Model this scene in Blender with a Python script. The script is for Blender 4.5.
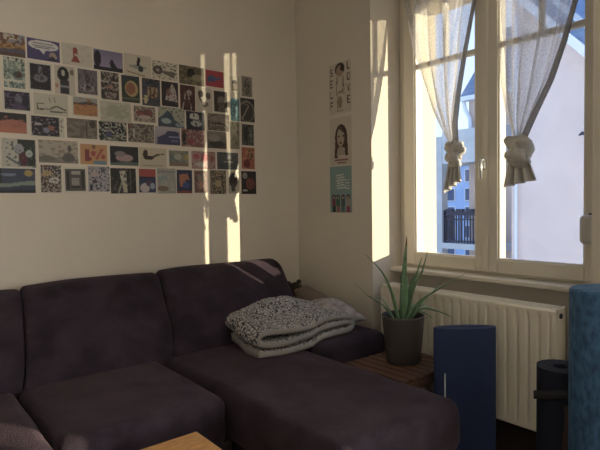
import bpy, bmesh, math, random
from mathutils import Vector, Matrix, noise
for o in list(bpy.data.objects): bpy.data.objects.remove(o)
COL = bpy.context.scene.collection
SC = bpy.context.scene
PI = math.pi
# ------------------------------------------------------------------ camera
CAM = Vector((-2.28164, -2.81474, 1.17))
R = Matrix(((0.7742925, 0.0387146, -0.6316425), (-0.6326331, 0.0225940, -0.7741220), (-0.0156985, 0.9989948, 0.0419865)))
FPX = 513.93
cd = bpy.data.cameras.new('camera'); cam = bpy.data.objects.new('camera', cd); COL.objects.link(cam)
cam.matrix_world = Matrix.Translation(CAM) @ R.to_4x4()
cd.sensor_width = 36; cd.lens = FPX * 36 / 600; cd.clip_start = .05; cd.clip_end = 500
SC.camera = cam
# ------------------------------------------------------------------ world, sun, added fill lamp, exposure
w = bpy.data.worlds.new('sky'); SC.world = w; w.use_nodes = True
nt = w.node_tree; nt.nodes.clear()
wo = nt.nodes.new('ShaderNodeOutputWorld'); bg = nt.nodes.new('ShaderNodeBackground')
tc = nt.nodes.new('ShaderNodeTexCoord'); sp = nt.nodes.new('ShaderNodeSeparateXYZ'); cr = nt.nodes.new('ShaderNodeValToRGB')
nt.links.new(tc.outputs['Generated'], sp.inputs[0]); nt.links.new(sp.outputs['Z'], cr.inputs[0])
cr.color_ramp.elements[0].color = (.62, .74, .95, 1); cr.color_ramp.elements[1].color = (.20, .40, .85, 1)
cr.color_ramp.elements[1].position = .9
nt.links.new(cr.outputs[0], bg.inputs[0]); bg.inputs[1].default_value = .68; nt.links.new(bg.outputs[0], wo.inputs[0])
SUNDIR = Vector((-.57, .82, -.125)).normalized()
sd = bpy.data.lights.new('sun', 'SUN'); sd.energy = 2.7; sd.color = (1, .86, .60); sd.angle = math.radians(.35)
so = bpy.data.objects.new('sun', sd); COL.objects.link(so)
so.rotation_euler = SUNDIR.to_track_quat('-Z', 'Y').to_euler(); so.location = (5, -8, 4)
def area(name, loc, direction, sx, sy, power, color):
    d = bpy.data.lights.new(name, 'AREA'); d.shape = 'RECTANGLE'; d.size = sx; d.size_y = sy; d.energy = power; d.color = color
    o = bpy.data.objects.new(name, d); COL.objects.link(o); o.location = loc
    o.rotation_euler = Vector(direction).to_track_quat('-Z', 'Y').to_euler(); return o
area('door_fill_light', (.52, -4.45, 1.3), (-1, .1, -.05), 2.2, 1.2, 116, (.96, .96, .96))  # added area lamp outside the door, brightens the whole room
SC.view_settings.view_transform = 'Standard'; SC.view_settings.look = 'None'
SC.view_settings.gamma = 1; SC.view_settings.exposure = 1.38; SC.view_settings.use_curve_mapping = False

# ------------------------------------------------------------------ materials
def mat(name, col, rough=.6, metal=0, bump=0, bscale=40, var=0, vscale=6, col2=None, sheen=0, coat=0, detail=4, stretch=None, spec=.5):
    m = bpy.data.materials.new(name); m.use_nodes = True; n = m.node_tree.nodes; l = m.node_tree.links
    b = n['Principled BSDF']; b.inputs['Base Color'].default_value = (*col, 1)
    b.inputs['Roughness'].default_value = rough; b.inputs['Metallic'].default_value = metal
    b.inputs['Specular IOR Level'].default_value = spec
    if sheen: b.inputs['Sheen Weight'].default_value = sheen; b.inputs['Sheen Roughness'].default_value = .5; b.inputs['Sheen Tint'].default_value = (.80, .56, .62, 1)
    if coat: b.inputs['Coat Weight'].default_value = coat
    if var or bump:
        t = n.new('ShaderNodeTexCoord'); mp = n.new('ShaderNodeMapping'); l.new(t.outputs['Object'], mp.inputs[0])
        if stretch: mp.inputs['Scale'].default_value = stretch
    if var:
        ns = n.new('ShaderNodeTexNoise'); ns.inputs['Scale'].default_value = vscale; ns.inputs['Detail'].default_value = detail
        l.new(mp.outputs[0], ns.inputs['Vector'])
        r = n.new('ShaderNodeValToRGB'); c2 = col2 or tuple(c * (1 - var) for c in col)
        r.color_ramp.elements[0].position = .35; r.color_ramp.elements[1].position = .65
        r.color_ramp.elements[0].color = (*c2, 1); r.color_ramp.elements[1].color = (*col, 1)
        l.new(ns.outputs['Fac'], r.inputs[0]); l.new(r.outputs[0], b.inputs['Base Color'])
    if bump:
        nb = n.new('ShaderNodeTexNoise'); nb.inputs['Scale'].default_value = bscale; nb.inputs['Detail'].default_value = 3
        l.new(mp.outputs[0], nb.inputs['Vector'])
        bp = n.new('ShaderNodeBump'); bp.inputs['Strength'].default_value = bump; bp.inputs['Distance'].default_value = .01
        l.new(nb.outputs['Fac'], bp.inputs['Height']); l.new(bp.outputs[0], b.inputs['Normal'])
    return m
M = {}
M['wall'] = mat('wall_paint', (.72, .65, .55), .85, bump=.15, bscale=60, var=.03, vscale=3)
M['ceiling'] = mat('ceiling_paint', (.82, .80, .76), .9)
M['frame'] = mat('window_paint', (.76, .70, .59), .45)
M['frame2'] = mat('outer_frame_paint', (.85, .82, .75), .45)
M['rad'] = mat('radiator_enamel', (.83, .76, .63), .35)
M['white'] = mat('white_plastic', (.72, .68, .62), .35)
M['case'] = mat('pale_grey_plastic', (.60, .57, .53), .4)
M['black'] = mat('black_plastic', (.015, .015, .017), .4)
M['suede'] = mat('purple_suede', (.049, .034, .048), .92, bump=.35, bscale=160, var=.35, vscale=8, col2=(.022, .0155, .023), sheen=.11, detail=6, spec=.2)
M['sdark'] = mat('sofa_underside', (.015, .012, .014), .9)
M['floor'] = mat('dark_floor', (.045, .030, .022), .5, var=.5, vscale=8, stretch=(1, 8, 1))
M['slat'] = mat('dark_slat_wood', (.150, .075, .045), .5, var=.35, vscale=14, stretch=(12, 2, 12))
M['oak'] = mat('oak_table_wood', (.80, .42, .16), .4, var=.45, vscale=10, stretch=(2, 22, 22), bump=.05)
M['legwood'] = mat('pale_leg_wood', (.45, .33, .20), .5)
M['pot'] = mat('grey_pot', (.080, .068, .064), .6, var=.1, vscale=30, stretch=(1, 1, .2))
M['soil'] = mat('potting_soil', (.02, .014, .01), .95, bump=.8, bscale=90)
M['aloe'] = mat('aloe_leaf', (.21, .34, .20), .42, var=.3, vscale=30, col2=(.13, .25, .13))
M['aloetip'] = mat('aloe_tip', (.14, .09, .04), .6)
M['navy'] = mat('navy_foam', (.018, .034, .100), .75, bump=.15, bscale=300)
M['dmat'] = mat('dark_mat', (.007, .009, .022), .8, bump=.2, bscale=200)
M['strap'] = mat('strap_webbing', (.035, .032, .035), .9, bump=.3, bscale=400)
M['strap2'] = mat('brown_strap', (.06, .035, .03), .9)
M['bluefoam'] = mat('mottled_blue_foam', (.068, .175, .33), .75, bump=.5, bscale=120, var=.6, vscale=55, col2=(.028, .080, .165), stretch=(1, 1, .5))
M['pinkwall'] = mat('pink_render', (.78, .64, .58), .95, var=.08, vscale=1.5)
M['pinkpier'] = mat('salmon_render', (.66, .52, .44), .95)
M['shadeblue'] = mat('shade_blue_render', (.46, .62, .90), .95)  # blue of open shade put into the wall colour
M['paleconc'] = mat('pale_concrete', (.66, .67, .66), .9, var=.15, vscale=2)
M['slate'] = mat('slate_roof', (.22, .30, .45), .7, var=.3, vscale=3, stretch=(1, 1, 9))
M['fascia'] = mat('white_fascia', (.85, .87, .9), .6)
M['rail'] = mat('dark_railing', (.035, .035, .06), .6)
M['extwin'] = mat('far_window_glass', (.06, .10, .2), .2)
M['lime'] = mat('outer_lime_render', (.80, .70, .48), .9)
M['asphalt'] = mat('asphalt', (.12, .12, .13), .9)
M['plush'] = mat('brown_plush', (.060, .040, .026), .95, bump=1, bscale=90)
M['plushl'] = mat('tan_plush', (.42, .22, .15), .9, bump=.4, bscale=90)
M['taupe'] = mat('taupe_cloth', (.20, .155, .125), .95, bump=.4, bscale=60)
M['pillow'] = mat('pale_patterned_cloth', (.48, .42, .39), .95, var=.5, vscale=26, col2=(.28, .25, .25), bump=.3)
M['stick'] = mat('pale_stick', (.45, .47, .45), .5)
M['chrome'] = mat('handle_metal', (.78, .78, .76), .25, metal=.6)
M['strapb'] = mat('blind_strap', (.40, .34, .29), .9, bump=1.0, bscale=60, var=.4, vscale=40)
def glassmat():
    m = bpy.data.materials.new('window_glass'); m.use_nodes = True; n = m.node_tree.nodes; l = m.node_tree.links; n.clear()
    o = n.new('ShaderNodeOutputMaterial'); t = n.new('ShaderNodeBsdfTransparent'); g = n.new('ShaderNodeBsdfGlossy'); x = n.new('ShaderNodeMixShader')
    t.inputs[0].default_value = (.97, .98, .98, 1); g.inputs['Roughness'].default_value = .02
    x.inputs[0].default_value = .035
    l.new(t.outputs[0], x.inputs[1]); l.new(g.outputs[0], x.inputs[2]); l.new(x.outputs[0], o.inputs[0]); return m
M['glass'] = glassmat()
def curtainmat(name, col, alpha):
    m = bpy.data.materials.new(name); m.use_nodes = True; n = m.node_tree.nodes; l = m.node_tree.links; n.clear()
    o = n.new('ShaderNodeOutputMaterial'); t = n.new('ShaderNodeBsdfTransparent'); d = n.new('ShaderNodeBsdfDiffuse'); tr = n.new('ShaderNodeBsdfTranslucent')
    d.inputs[0].default_value = (*col, 1); tr.inputs[0].default_value = (*col, 1)
    a = n.new('ShaderNodeMixShader'); a.inputs[0].default_value = .5; l.new(d.outputs[0], a.inputs[1]); l.new(tr.outputs[0], a.inputs[2])
    x = n.new('ShaderNodeMixShader'); ns = n.new('ShaderNodeTexNoise'); ns.inputs['Scale'].default_value = 260; tcc = n.new('ShaderNodeTexCoord')
    mp = n.new('ShaderNodeMapping'); mp.inputs['Scale'].default_value = (1, 1, .35); l.new(tcc.outputs['Object'], mp.inputs[0]); l.new(mp.outputs[0], ns.inputs['Vector'])
    mr = n.new('ShaderNodeMapRange'); mr.inputs[1].default_value = .3; mr.inputs[2].default_value = .7; mr.inputs[3].default_value = alpha - .18; mr.inputs[4].default_value = alpha + .18
    l.new(ns.outputs['Fac'], mr.inputs[0]); l.new(mr.outputs[0], x.inputs[0])
    l.new(t.outputs[0], x.inputs[1]); l.new(a.outputs[0], x.inputs[2]); l.new(x.outputs[0], o.inputs[0]); return m
M['linen'] = curtainmat('sheer_linen', (.82, .80, .78), .66)
M['hem'] = curtainmat('linen_hem', (.50, .47, .43), .85)
M['knot'] = mat('linen_knot', (.60, .57, .53), .95, bump=.5, bscale=70)
def blanketmat():
    m = bpy.data.materials.new('blanket_weave'); m.use_nodes = True; n = m.node_tree.nodes; l = m.node_tree.links
    b = n['Principled BSDF']; b.inputs['Roughness'].default_value = .95
    tcc = n.new('ShaderNodeTexCoord'); mp = n.new('ShaderNodeMapping'); mp.inputs['Scale'].default_value = (1.0, .42, 1)
    l.new(tcc.outputs['UV'], mp.inputs[0])
    v = n.new('ShaderNodeTexVoronoi'); v.feature = 'DISTANCE_TO_EDGE'; v.inputs['Scale'].default_value = 84
    ns = n.new('ShaderNodeTexNoise'); ns.inputs['Scale'].default_value = 22; l.new(mp.outputs[0], ns.inputs['Vector'])
    mx = n.new('ShaderNodeMixRGB'); mx.inputs[0].default_value = .06; l.new(mp.outputs[0], mx.inputs[1]); l.new(ns.outputs['Color'], mx.inputs[2]); l.new(mx.outputs[0], v.inputs['Vector'])
    r = n.new('ShaderNodeValToRGB'); r.color_ramp.elements[0].position = .06; r.color_ramp.elements[1].position = .14
    r.color_ramp.elements[0].color = (.045, .05, .06, 1); r.color_ramp.elements[1].color = (.58, .55, .52, 1)
    l.new(v.outputs['Distance'], r.inputs[0])
    l.new(r.outputs[0], b.inputs['Base Color'])
    nb = n.new('ShaderNodeBump'); nb.inputs['Strength'].default_value = .5; nb.inputs['Distance'].default_value = .006; l.new(v.outputs['Distance'], nb.inputs['Height']); l.new(nb.outputs[0], b.inputs['Normal'])
    return m
M['blanket'] = blanketmat()
M['binding'] = mat('cream_binding', (.34, .32, .30), .9)
M['bdark'] = mat('dark_blanket_reverse', (.06, .065, .075), .95, bump=.4, bscale=80)
def cardmat():
    m = bpy.data.materials.new('printed_card'); m.use_nodes = True; n = m.node_tree.nodes; l = m.node_tree.links
    b = n['Principled BSDF']; b.inputs['Roughness'].default_value = .45; b.inputs['Specular IOR Level'].default_value = .3
    a = n.new('ShaderNodeVertexColor'); a.layer_name = 'print'; l.new(a.outputs['Color'], b.inputs['Base Color']); return m
M['card'] = cardmat()

# ------------------------------------------------------------------ builders
def tag(o, label=None, cat=None, group=None, kind=None):
    if label: o['label'] = label
    if cat: o['category'] = cat
    if group: o['group'] = group
    if kind: o['kind'] = kind
    return o
def empty(name, loc, label, cat, group=None):
    o = bpy.data.objects.new(name, None); COL.objects.link(o); o.location = loc; o.empty_display_size = .05
    return tag(o, label, cat, group)
def obj(name, bm, m, parent=None, smooth=True, loc=None):
    """link a bmesh (world coordinates) as one object; origin moved to its base"""
    me = bpy.data.meshes.new(name)
    bmesh.ops.recalc_face_normals(bm, faces=bm.faces)
    org = Vector((0, 0, 0))
    if loc is not None: org = Vector(loc)
    elif parent is None and bm.verts:
        xs = [v.co for v in bm.verts]
        org = Vector(((min(c.x for c in xs) + max(c.x for c in xs)) / 2, (min(c.y for c in xs) + max(c.y for c in xs)) / 2, min(c.z for c in xs)))
    if parent is not None: org = world_loc(parent)
    for v in bm.verts: v.co -= org
    bm.to_mesh(me); bm.free()
    if smooth:
        for p in me.polygons: p.use_smooth = True
    ms = m if isinstance(m, (list, tuple)) else [m]
    for k in ms: me.materials.append(M[k] if isinstance(k, str) else k)
    o = bpy.data.objects.new(name, me); COL.objects.link(o)
    if parent is not None: o.parent = parent
    else: o.location = org
    return o
def world_loc(p):
    v = Vector(p.location); q = p.parent
    while q is not None: v += q.location; q = q.parent
    return v
def box(bm, x0, x1, y0, y1, z0, z1, bev=0, seg=2, mi=0):
    r = bmesh.ops.create_cube(bm, size=1); vs = r['verts']
    for v in vs:
        v.co.x = x0 if v.co.x < 0 else x1; v.co.y = y0 if v.co.y < 0 else y1; v.co.z = z0 if v.co.z < 0 else z1
    es = {e for v in vs for e in v.link_edges}
    if mi:
        for f in {f for v in vs for f in v.link_faces}: f.material_index = mi
    if bev: bmesh.ops.bevel(bm, geom=list(es), offset=bev, segments=seg, affect='EDGES', profile=.5)
    return bm
def B(x0, x1, y0, y1, z0, z1, bev=0, seg=2):
    return box(bmesh.new(), x0, x1, y0, y1, z0, z1, bev, seg)
def tube(bm, pts, rad, n=10, cap=True, flat=1.0, up=None):
    pts = [Vector(p) for p in pts]; rings = []
    if not hasattr(rad, '__len__'): rad = [rad] * len(pts)
    prev = None
    for i, p in enumerate(pts):
        t = (pts[min(i + 1, len(pts) - 1)] - pts[max(i - 1, 0)]).normalized()
        u = Vector(up) if up else Vector((0, 0, 1))
        if prev is not None: u = prev
        a = t.cross(u)
        if a.length < 1e-4: a = t.cross(Vector((0, 1, 0)))
        a.normalize(); b = a.cross(t).normalized(); prev = b
        rings.append([bm.verts.new(p + a * math.cos(2 * PI * k / n) * rad[i] + b * math.sin(2 * PI * k / n) * rad[i] * flat) for k in range(n)])
    for i in range(len(rings) - 1):
        for k in range(n): bm.faces.new((rings[i][k], rings[i][(k + 1) % n], rings[i + 1][(k + 1) % n], rings[i + 1][k]))
    if cap: bm.faces.new(rings[0][::-1]); bm.faces.new(rings[-1])
    return bm
def lathe(bm, prof, cx, cy, n=48, start=0):
    rings = []
    for r, z in prof:
        rings.append([bm.verts.new((cx + r * math.cos(2 * PI * k / n), cy + r * math.sin(2 * PI * k / n), z)) for k in range(n)])
    for i in range(len(rings) - 1):
        for k in range(n): bm.faces.new((rings[i][k], rings[i][(k + 1) % n], rings[i + 1][(k + 1) % n], rings[i + 1][k]))
    return bm
def soft_box(x0, x1, y0, y1, z0, z1, r=.05, n=18, puff=0, wob=0, seed=0, rz=None):
    """rounded, slightly crowned upholstery block"""
    bm = bmesh.new(); bmesh.ops.create_cube(bm, size=2)
    bmesh.ops.subdivide_edges(bm, edges=bm.edges[:], cuts=n, use_grid_fill=True)
    c = Vector(((x0 + x1) / 2, (y0 + y1) / 2, (z0 + z1) / 2)); h = Vector(((x1 - x0) / 2, (y1 - y0) / 2, (z1 - z0) / 2))
    rr = Vector((r, r, rz or r))
    for v in bm.verts:
        # concentrate grid lines near the edges
        s = Vector([math.copysign(1 - (1 - abs(a)) ** 1.5 if abs(a) < 1 else 1, a) for a in v.co])
        p = Vector((s.x * h.x, s.y * h.y, s.z * h.z))
        q = Vector([max(-(h[i] - rr[i]), min(h[i] - rr[i], p[i])) for i in range(3)])
        d = Vector([(p[i] - q[i]) / rr[i] for i in range(3)])
        if d.length > 1e-6:
            m_ = max(abs(d.x), abs(d.y), abs(d.z)); d = d.normalized() * m_
        p = Vector([q[i] + d[i] * rr[i] for i in range(3)])
        u, t = p.x / h.x, p.y / h.y
        if puff and p.z > 0: p.z += puff * (1 - u * u) * (1 - t * t) * (p.z / h.z)
        p += c
        if wob: p += Vector((0, 0, 1)) * noise.noise(p * 5 + Vector((seed, 0, 0))) * wob + Vector((0, 1, 0)) * noise.noise(p * 6 + Vector((seed, 9, 0))) * wob * .6
        v.co = p
    return bm
def loft_x(prof, x0, x1, r, n=26, wob=.004, seed=0, lean=(0, 0)):
    """closed (y, z) profile swept along x with softly rounded ends"""
    cy = sum(p[0] for p in prof) / len(prof); cz = sum(p[1] for p in prof) / len(prof)
    bm = bmesh.new(); rings = []; st = []
    for i in range(7): a = PI / 2 * i / 6; st.append((x0 + r * (1 - math.sin(a)), math.cos(a)))   # placeholder order fixed below
    st = [(x0 + r * (1 - math.cos(a_)), 1 - r_) for a_, r_ in [(PI / 2 * i / 6, r * (1 - math.sin(PI / 2 * i / 6))) for i in range(7)]]
    mid = [(x0 + r + (x1 - x0 - 2 * r) * i / n, 1) for i in range(1, n)]
    full = [(x, s) for x, s in st] + mid + [(x0 + x1 - x, s) for x, s in reversed(st)]
    for x, s in full:
        ring = []
        shr = (1 - s)
        for y, z in prof:
            d = Vector((0, cy - y, cz - z)); dl = d.length
            p = Vector((x, y, z)) + d.normalized() * min(shr, dl * .9)
            u = (x - x0) / (x1 - x0) * 2 - 1
            p -= d.normalized() * .012 * (1 - u * u)
            p += -d.normalized() * noise.noise(p * 4 + Vector((seed, 0, 0))) * wob * 2
            k_ = (x - x0) / (x1 - x0); p.x += (lean[0] * (1 - k_) + lean[1] * k_) * max(0, min(1, (z - .42) / .38))
            ring.append(bm.verts.new(p))
        rings.append(ring)
    m = len(prof)
    for i in range(len(rings) - 1):
        for k in range(m): bm.faces.new((rings[i][k], rings[i][(k + 1) % m], rings[i + 1][(k + 1) % m], rings[i + 1][k]))
    bm.faces.new(rings[0]); bm.faces.new(rings[-1][::-1])
    return bm
def smoothpoly(pts, it=3):
    for _ in range(it):
        q = []
        for i in range(len(pts)):
            a, b = Vector(pts[i]), Vector(pts[(i + 1) % len(pts)]); q += [a * .75 + b * .25, a * .25 + b * .75]
        pts = q
    return [tuple(p) for p in pts]
def prism(poly, axis, a, b):
    """closed polygon extruded between two values of one axis; poly gives the other two coordinates in xyz order"""
    bm = bmesh.new()
    def P(p, t):
        l = list(p); l.insert(axis, t); return l
    A = [bm.verts.new(P(p, a)) for p in poly]; Bv = [bm.verts.new(P(p, b)) for p in poly]
    for i in range(len(poly)): bm.faces.new((A[i], A[(i + 1) % len(poly)], Bv[(i + 1) % len(poly)], Bv[i]))
    bm.faces.new(A[::-1]); bm.faces.new(Bv); return bm
def struct(name, bm, m, smooth=False): return tag(obj(name, bm, m, None, smooth), kind='structure')

# ------------------------------------------------------------------ room shell
ZC = 2.85; XL = -4.2; YB = -5.6
NY0, NY1, NZ = -1.93, -.703, 2.56          # window niche
DY0, DY1 = -5.1, -3.43                     # glazed door niche (behind, right of the camera)
T = .50
struct('floor', B(XL, .27, YB, 0, -.1, 0), 'floor')
struct('ceiling', B(XL - .2, T, YB - .2, .2, ZC, ZC + .15), 'ceiling')
struct('wall_back', B(XL - .2, T, 0, .2, 0, ZC), 'wall')
struct('wall_left', B(XL - .2, XL, YB, 0, 0, ZC), 'wall')
struct('wall_front', B(XL - .2, T, YB - .2, YB, 0, ZC), 'wall')
bm = bmesh.new()
box(bm, 0, .27, NY1, 0, 0, ZC); box(bm, 0, .27, DY1, NY0, 0, ZC); box(bm, 0, .27, YB, DY0, 0, ZC)
box(bm, 0, .27, NY0, NY1, NZ, ZC); box(bm, 0, .27, DY0, DY1, NZ, ZC)
box(bm, .262, .30, NY0, NY1, 0, .765)      # panel under the window
struct('wall_right', bm, 'wall')
# outer half of the thick facade, its reveals catch the sun
OY0, OY1 = -1.785, -.80
bm = bmesh.new()
box(bm, .30, T, OY1, 0, -.6, ZC); box(bm, .30, T, DY1, OY0, -.6, ZC); box(bm, .30, T, YB, DY0 + .1, -.6, ZC)
box(bm, .30, T, OY0, OY1, 2.35, ZC); box(bm, .30, T, DY0, DY1, 2.46, ZC); box(bm, .30, T, OY0, OY1, -.6, .80)
box(bm, .27, .30, NY1 - .03, 0, 0, ZC); box(bm, .27, .30, DY1, NY0 + .03, 0, ZC)
struct('wall_outer', bm, 'lime')
struct('baseboard_back', B(XL, 0, -.012, 0, 0, .08), 'frame')
bm = bmesh.new(); box(bm, -.012, 0, NY1, -.012, 0, .08); box(bm, -.012, 0, DY1, NY0, 0, .08)
struct('baseboard_right', bm, 'frame')

# ------------------------------------------------------------------ window
def frame_ring(bm, x0, x1, y0, y1, z0, z1, w, bev=.004):
    box(bm, x0, x1, y0, y0 + w, z0, z1, bev); box(bm, x0, x1, y1 - w, y1, z0, z1, bev)
    box(bm, x0, x1, y0 + w, y1 - w, z0, z0 + w, bev); box(bm, x0, x1, y0 + w, y1 - w, z1 - w, z1, bev)
win = bpy.data.objects.new('window_1', None); COL.objects.link(win); win.location = (.26, -1.305, .765); tag(win, kind='structure')
bm = bmesh.new(); frame_ring(bm, .262, .33, NY0, NY1, .765, 2.56, .045)
obj('window_frame', bm, 'frame', win, False)
def sash(y0, y1, gy0, gy1):
    bm = bmesh.new(); gz0, gz1 = .856, 2.43
    z0, z1 = .785, 2.52
    for (a, b, xo) in ((y0, gy0, .288 if y0 > -1.5 else .325), (gy1, y1, .325)): box(bm, .238, xo, a, b, z0, z1, .006)
    box(bm, .238, .325, gy0, gy1, z0, gz0, .004); box(bm, .238, .325, gy0, gy1, gz1, z1, .004)
    # glazing bead
    frame_ring(bm, .246, .27, gy0 - .004, gy1 + .004, gz0 - .004, gz1 + .004, .012, .003)
    s = obj('sash', bm, 'frame', win, False)
    bm = bmesh.new(); box(bm, .268, .276, gy0, gy1, gz0, gz1); g = obj('glass_pane', bm, 'glass', s, False)
    bm = bmesh.new(); box(bm, .255, .29, gy0, gy1, 1.968, 1.996, .003); c = (gy0 + gy1) / 2; box(bm, .257, .288, c - .011, c + .011, 1.99, gz1, .003)
    obj('glazing_bar', bm, 'frame', s, False)
    return s
s1 = sash(-1.302, -.748, -1.243, -.832)
s2 = sash(-1.868, -1.306, -1.806, -1.375)
bm = bmesh.new(); box(bm, .222, .24, -1.325, -1.290, .785, 2.52, .006); obj('closing_strip', bm, 'frame', win, False)
bm = bmesh.new(); box(bm, .212, .224, -1.322, -1.296, 1.335, 1.40, .004)
tube(bm, [(.214, -1.309, 1.385), (.185, -1.309, 1.385)], .008); tube(bm, [(.185, -1.309, 1.39), (.183, -1.309, 1.34), (.185, -1.309, 1.285)], [.010, .009, .007])
obj('handle', bm, 'chrome', win)['label'] = 'pale metal window handle'
bm = bmesh.new(); box(bm, .155, .262, NY0, NY1, .742, .768, .006)
obj('window_sill', bm, 'frame', win, False)
# the glazed door behind the camera that lets the low sun onto the seat and table
dr = bpy.data.objects.new('window_2', None); COL.objects.link(dr); dr.location = (.26, -4.4, 0); tag(dr, kind='structure')
bm = bmesh.new(); frame_ring(bm, .26, .33, DY0, DY1, 0, 2.5, .07); box(bm, .26, .33, -4.46, -4.39, .07, 2.43)
obj('window_frame', bm, 'frame', dr, False)
bm = bmesh.new(); box(bm, .56, .575, -4.50, -3.2, .815, 2.6); box(bm, .56, .575, -5.5, -4.50, 1.05, 2.6)
obj('sun_blocker', bm, 'white', dr, False)  # added panels out of view, edges set to trim sun on seat and table
bm = bmesh.new(); box(bm, .28, .288, DY0 + .07, DY1 - .07, .07, 2.43); obj('glass_pane', bm, 'glass', dr, False)

# ------------------------------------------------------------------ curtains
def lerp(tab, z):
    tab = sorted(tab)
    if z <= tab[0][0]: return tab[0][1]
    for (a, va), (b, vb) in zip(tab, tab[1:]):
        if z <= b: t = (z - a) / (b - a); return va + (vb - va) * t
    return tab[-1][1]
def curtain(label, left, right, zk, yk, xk, seed, folds, tail, zt=2.44, ks=1.0):
    """left/right: (z, y) edge curves; the cloth gathers into a knot at (xk, yk, zk)"""
    root = empty('sheer_curtain', (xk, yk, zk), label, 'curtain', 'knotted sheer curtains')
    rnd = random.Random(seed)
    bm = bmesh.new(); nu, nv = 90, 70; g = []
    ph = [rnd.random() * 6.28 for _ in range(4)]
    for j in range(nv + 1):
        v = j / nv; z = zt + (zk - zt) * v; yl = lerp(left, z); yr = lerp(right, z); row = []
        amp = .013 + .012 * min(1, v * 2)
        if v > .8: amp *= (1 - v) / .2 * .6 + .4
        for i in range(nu + 1):
            u = i / nu
            uu = u + .018 * math.sin(u * 2 * PI * folds * .5 + ph[0])
            f = math.sin(u * 2 * PI * folds + ph[1] + .8 * math.sin(v * 3 + ph[2])) + .45 * math.sin(u * 2 * PI * folds * 2.3 + ph[3] + v * 2)
            row.append(bm.verts.new((xk - .0 + amp * f + .02 * (1 - v), yl + (yr - yl) * uu, z)))
        g.append(row)
    for j in range(nv):
        for i in range(nu): bm.faces.new((g[j][i], g[j][i + 1], g[j + 1][i + 1], g[j + 1][i]))
    obj('cloth', bm, 'linen', root)
    # stitched hem on the right hand edge, doubled cloth
    bm = bmesh.new(); hw = .036
    pr = None
    for j in range(nv + 1):
        v = j / nv; z = zt + (zk - zt) * v; yr = lerp(right, z); x = g_x = xk - .022 + .02 * (1 - v)
        a = [bm.verts.new((x, yr, z)), bm.verts.new((x - .004, yr - hw * (.45 + .55 * v), z)), bm.verts.new((x + .006, yr - hw * (.45 + .55 * v), z)), bm.verts.new((x + .008, yr, z))]
        if pr:
            for k in range(4): bm.faces.new((pr[k], pr[(k + 1) % 4], a[(k + 1) % 4], a[k]))
        pr = a
    obj('hem', bm, 'hem', root)
    # knot: three cloth loops wrapped round each other
    bm = bmesh.new(); R0 = .042 * ks
    for k in range(3):
        pts = []; tilt = [.5, -.7, 1.4][k]; ax = [(0, 0), (.006, -.03), (-.004, -.055)][k]
        for i in range(15):
            a = 2 * PI * i / 14
            p = Vector((math.cos(a) * R0 * .55, math.sin(a) * R0 * .62, .012 * math.sin(2 * a)))
            p.rotate(Matrix.Rotation(tilt, 3, 'X')); pts.append(Vector((xk + ax[0], yk + (.004 if k % 2 else -.006), zk - .02 + ax[1])) + p)
        tube(bm, pts, [(.024 + .008 * math.sin(i * 1.7 + k)) * ks for i in range(15)], 12, up=(1, .1, .3))
    for v in bm.verts: v.co += Vector((1, 1, 1)) * noise.noise(v.co * 45) * .010 + Vector((0, 1, .3)) * noise.noise(v.co * 18 + Vector((seed, 0, 0))) * .026
    obj('knot', bm, 'knot', root)
    # flared tail below
    bm = bmesh.new(); g = []; nu, nv = 40, 16
    for j in range(nv + 1):
        v = j / nv; row = []
        for i in range(nu + 1):
            u = i / nu; y = lerp([(0, tail[0][0]), (1, tail[1][0])], v) * (1 - u) + lerp([(0, tail[0][1]), (1, tail[1][1])], v) * u
            z = zk - .085 + (tail[2] + tail[3] * u - (zk - .085)) * v
            row.append(bm.verts.new((xk + (.006 + .02 * v) * math.sin(u * 2 * PI * 3.5 + seed), y, z)))
        g.append(row)
    for j in range(nv):
        for i in range(nu): bm.faces.new((g[j][i], g[j][i + 1], g[j + 1][i + 1], g[j + 1][i]))
    t = obj('tail', bm, 'knot', root); sm = t.modifiers.new('s', 'SOLIDIFY'); sm.thickness = .004
    return root
curtain('sheer linen curtain knotted in front of the left window pane, beside the wall with posters',
        [(2.44, -.755), (2.36, -.765), (2.08, -.83), (1.9, -.895), (1.70, -.979), (1.55, -1.06), (1.48, -1.10)],
        [(2.44, -1.285), (2.24, -1.24), (1.99, -1.185), (1.755, -1.14), (1.6, -1.12), (1.48, -1.125)],
        1.49, -1.119, .226, 3, 3.5, ((-1.085, -1.15), (-1.055, -1.170), 1.215, .075), ks=1.12)
curtain('wider sheer linen curtain tied in a big knot in front of the right window pane',
        [(2.44, -1.32), (2.2, -1.340), (1.95, -1.378), (1.765, -1.395), (1.607, -1.430), (1.5, -1.465)],
        [(2.44, -1.835), (2.25, -1.80), (2.075, -1.755), (1.907, -1.708), (1.736, -1.645), (1.592, -1.57), (1.48, -1.515)],
        1.475, -1.497, .226, 8, 4, ((-1.445, -1.545), (-1.41, -1.60), 1.235, .035), ks=1.35)
bm = tube(bmesh.new(), [(.215, -1.88, 2.45), (.215, -.74, 2.45)], .007, 12)
for y in (-1.86, -1.31, -.76): box(bm, .21, .24, y - .008, y + .008, 2.44, 2.47)
tag(obj('curtain_rod', bm, 'white'), 'thin white rod at the window head carrying both sheer curtains', 'curtain rod')

# blind strap winder on the right jamb
root = empty('blind_strap_winder', (.20, -1.87, .97), 'rounded white plastic box fixed at the right side of the window frame', 'strap winder')
obj('case', B(.165, .236, -1.925, -1.808, .965, 1.098, .022, 5), 'case', root)
obj('slot', B(.185, .215, -1.875, -1.845, 1.096, 1.106, .003), 'black', root)
obj('strap', B(.196, .201, -1.892, -1.868, 1.10, 2.50), 'strapb', root)

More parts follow.
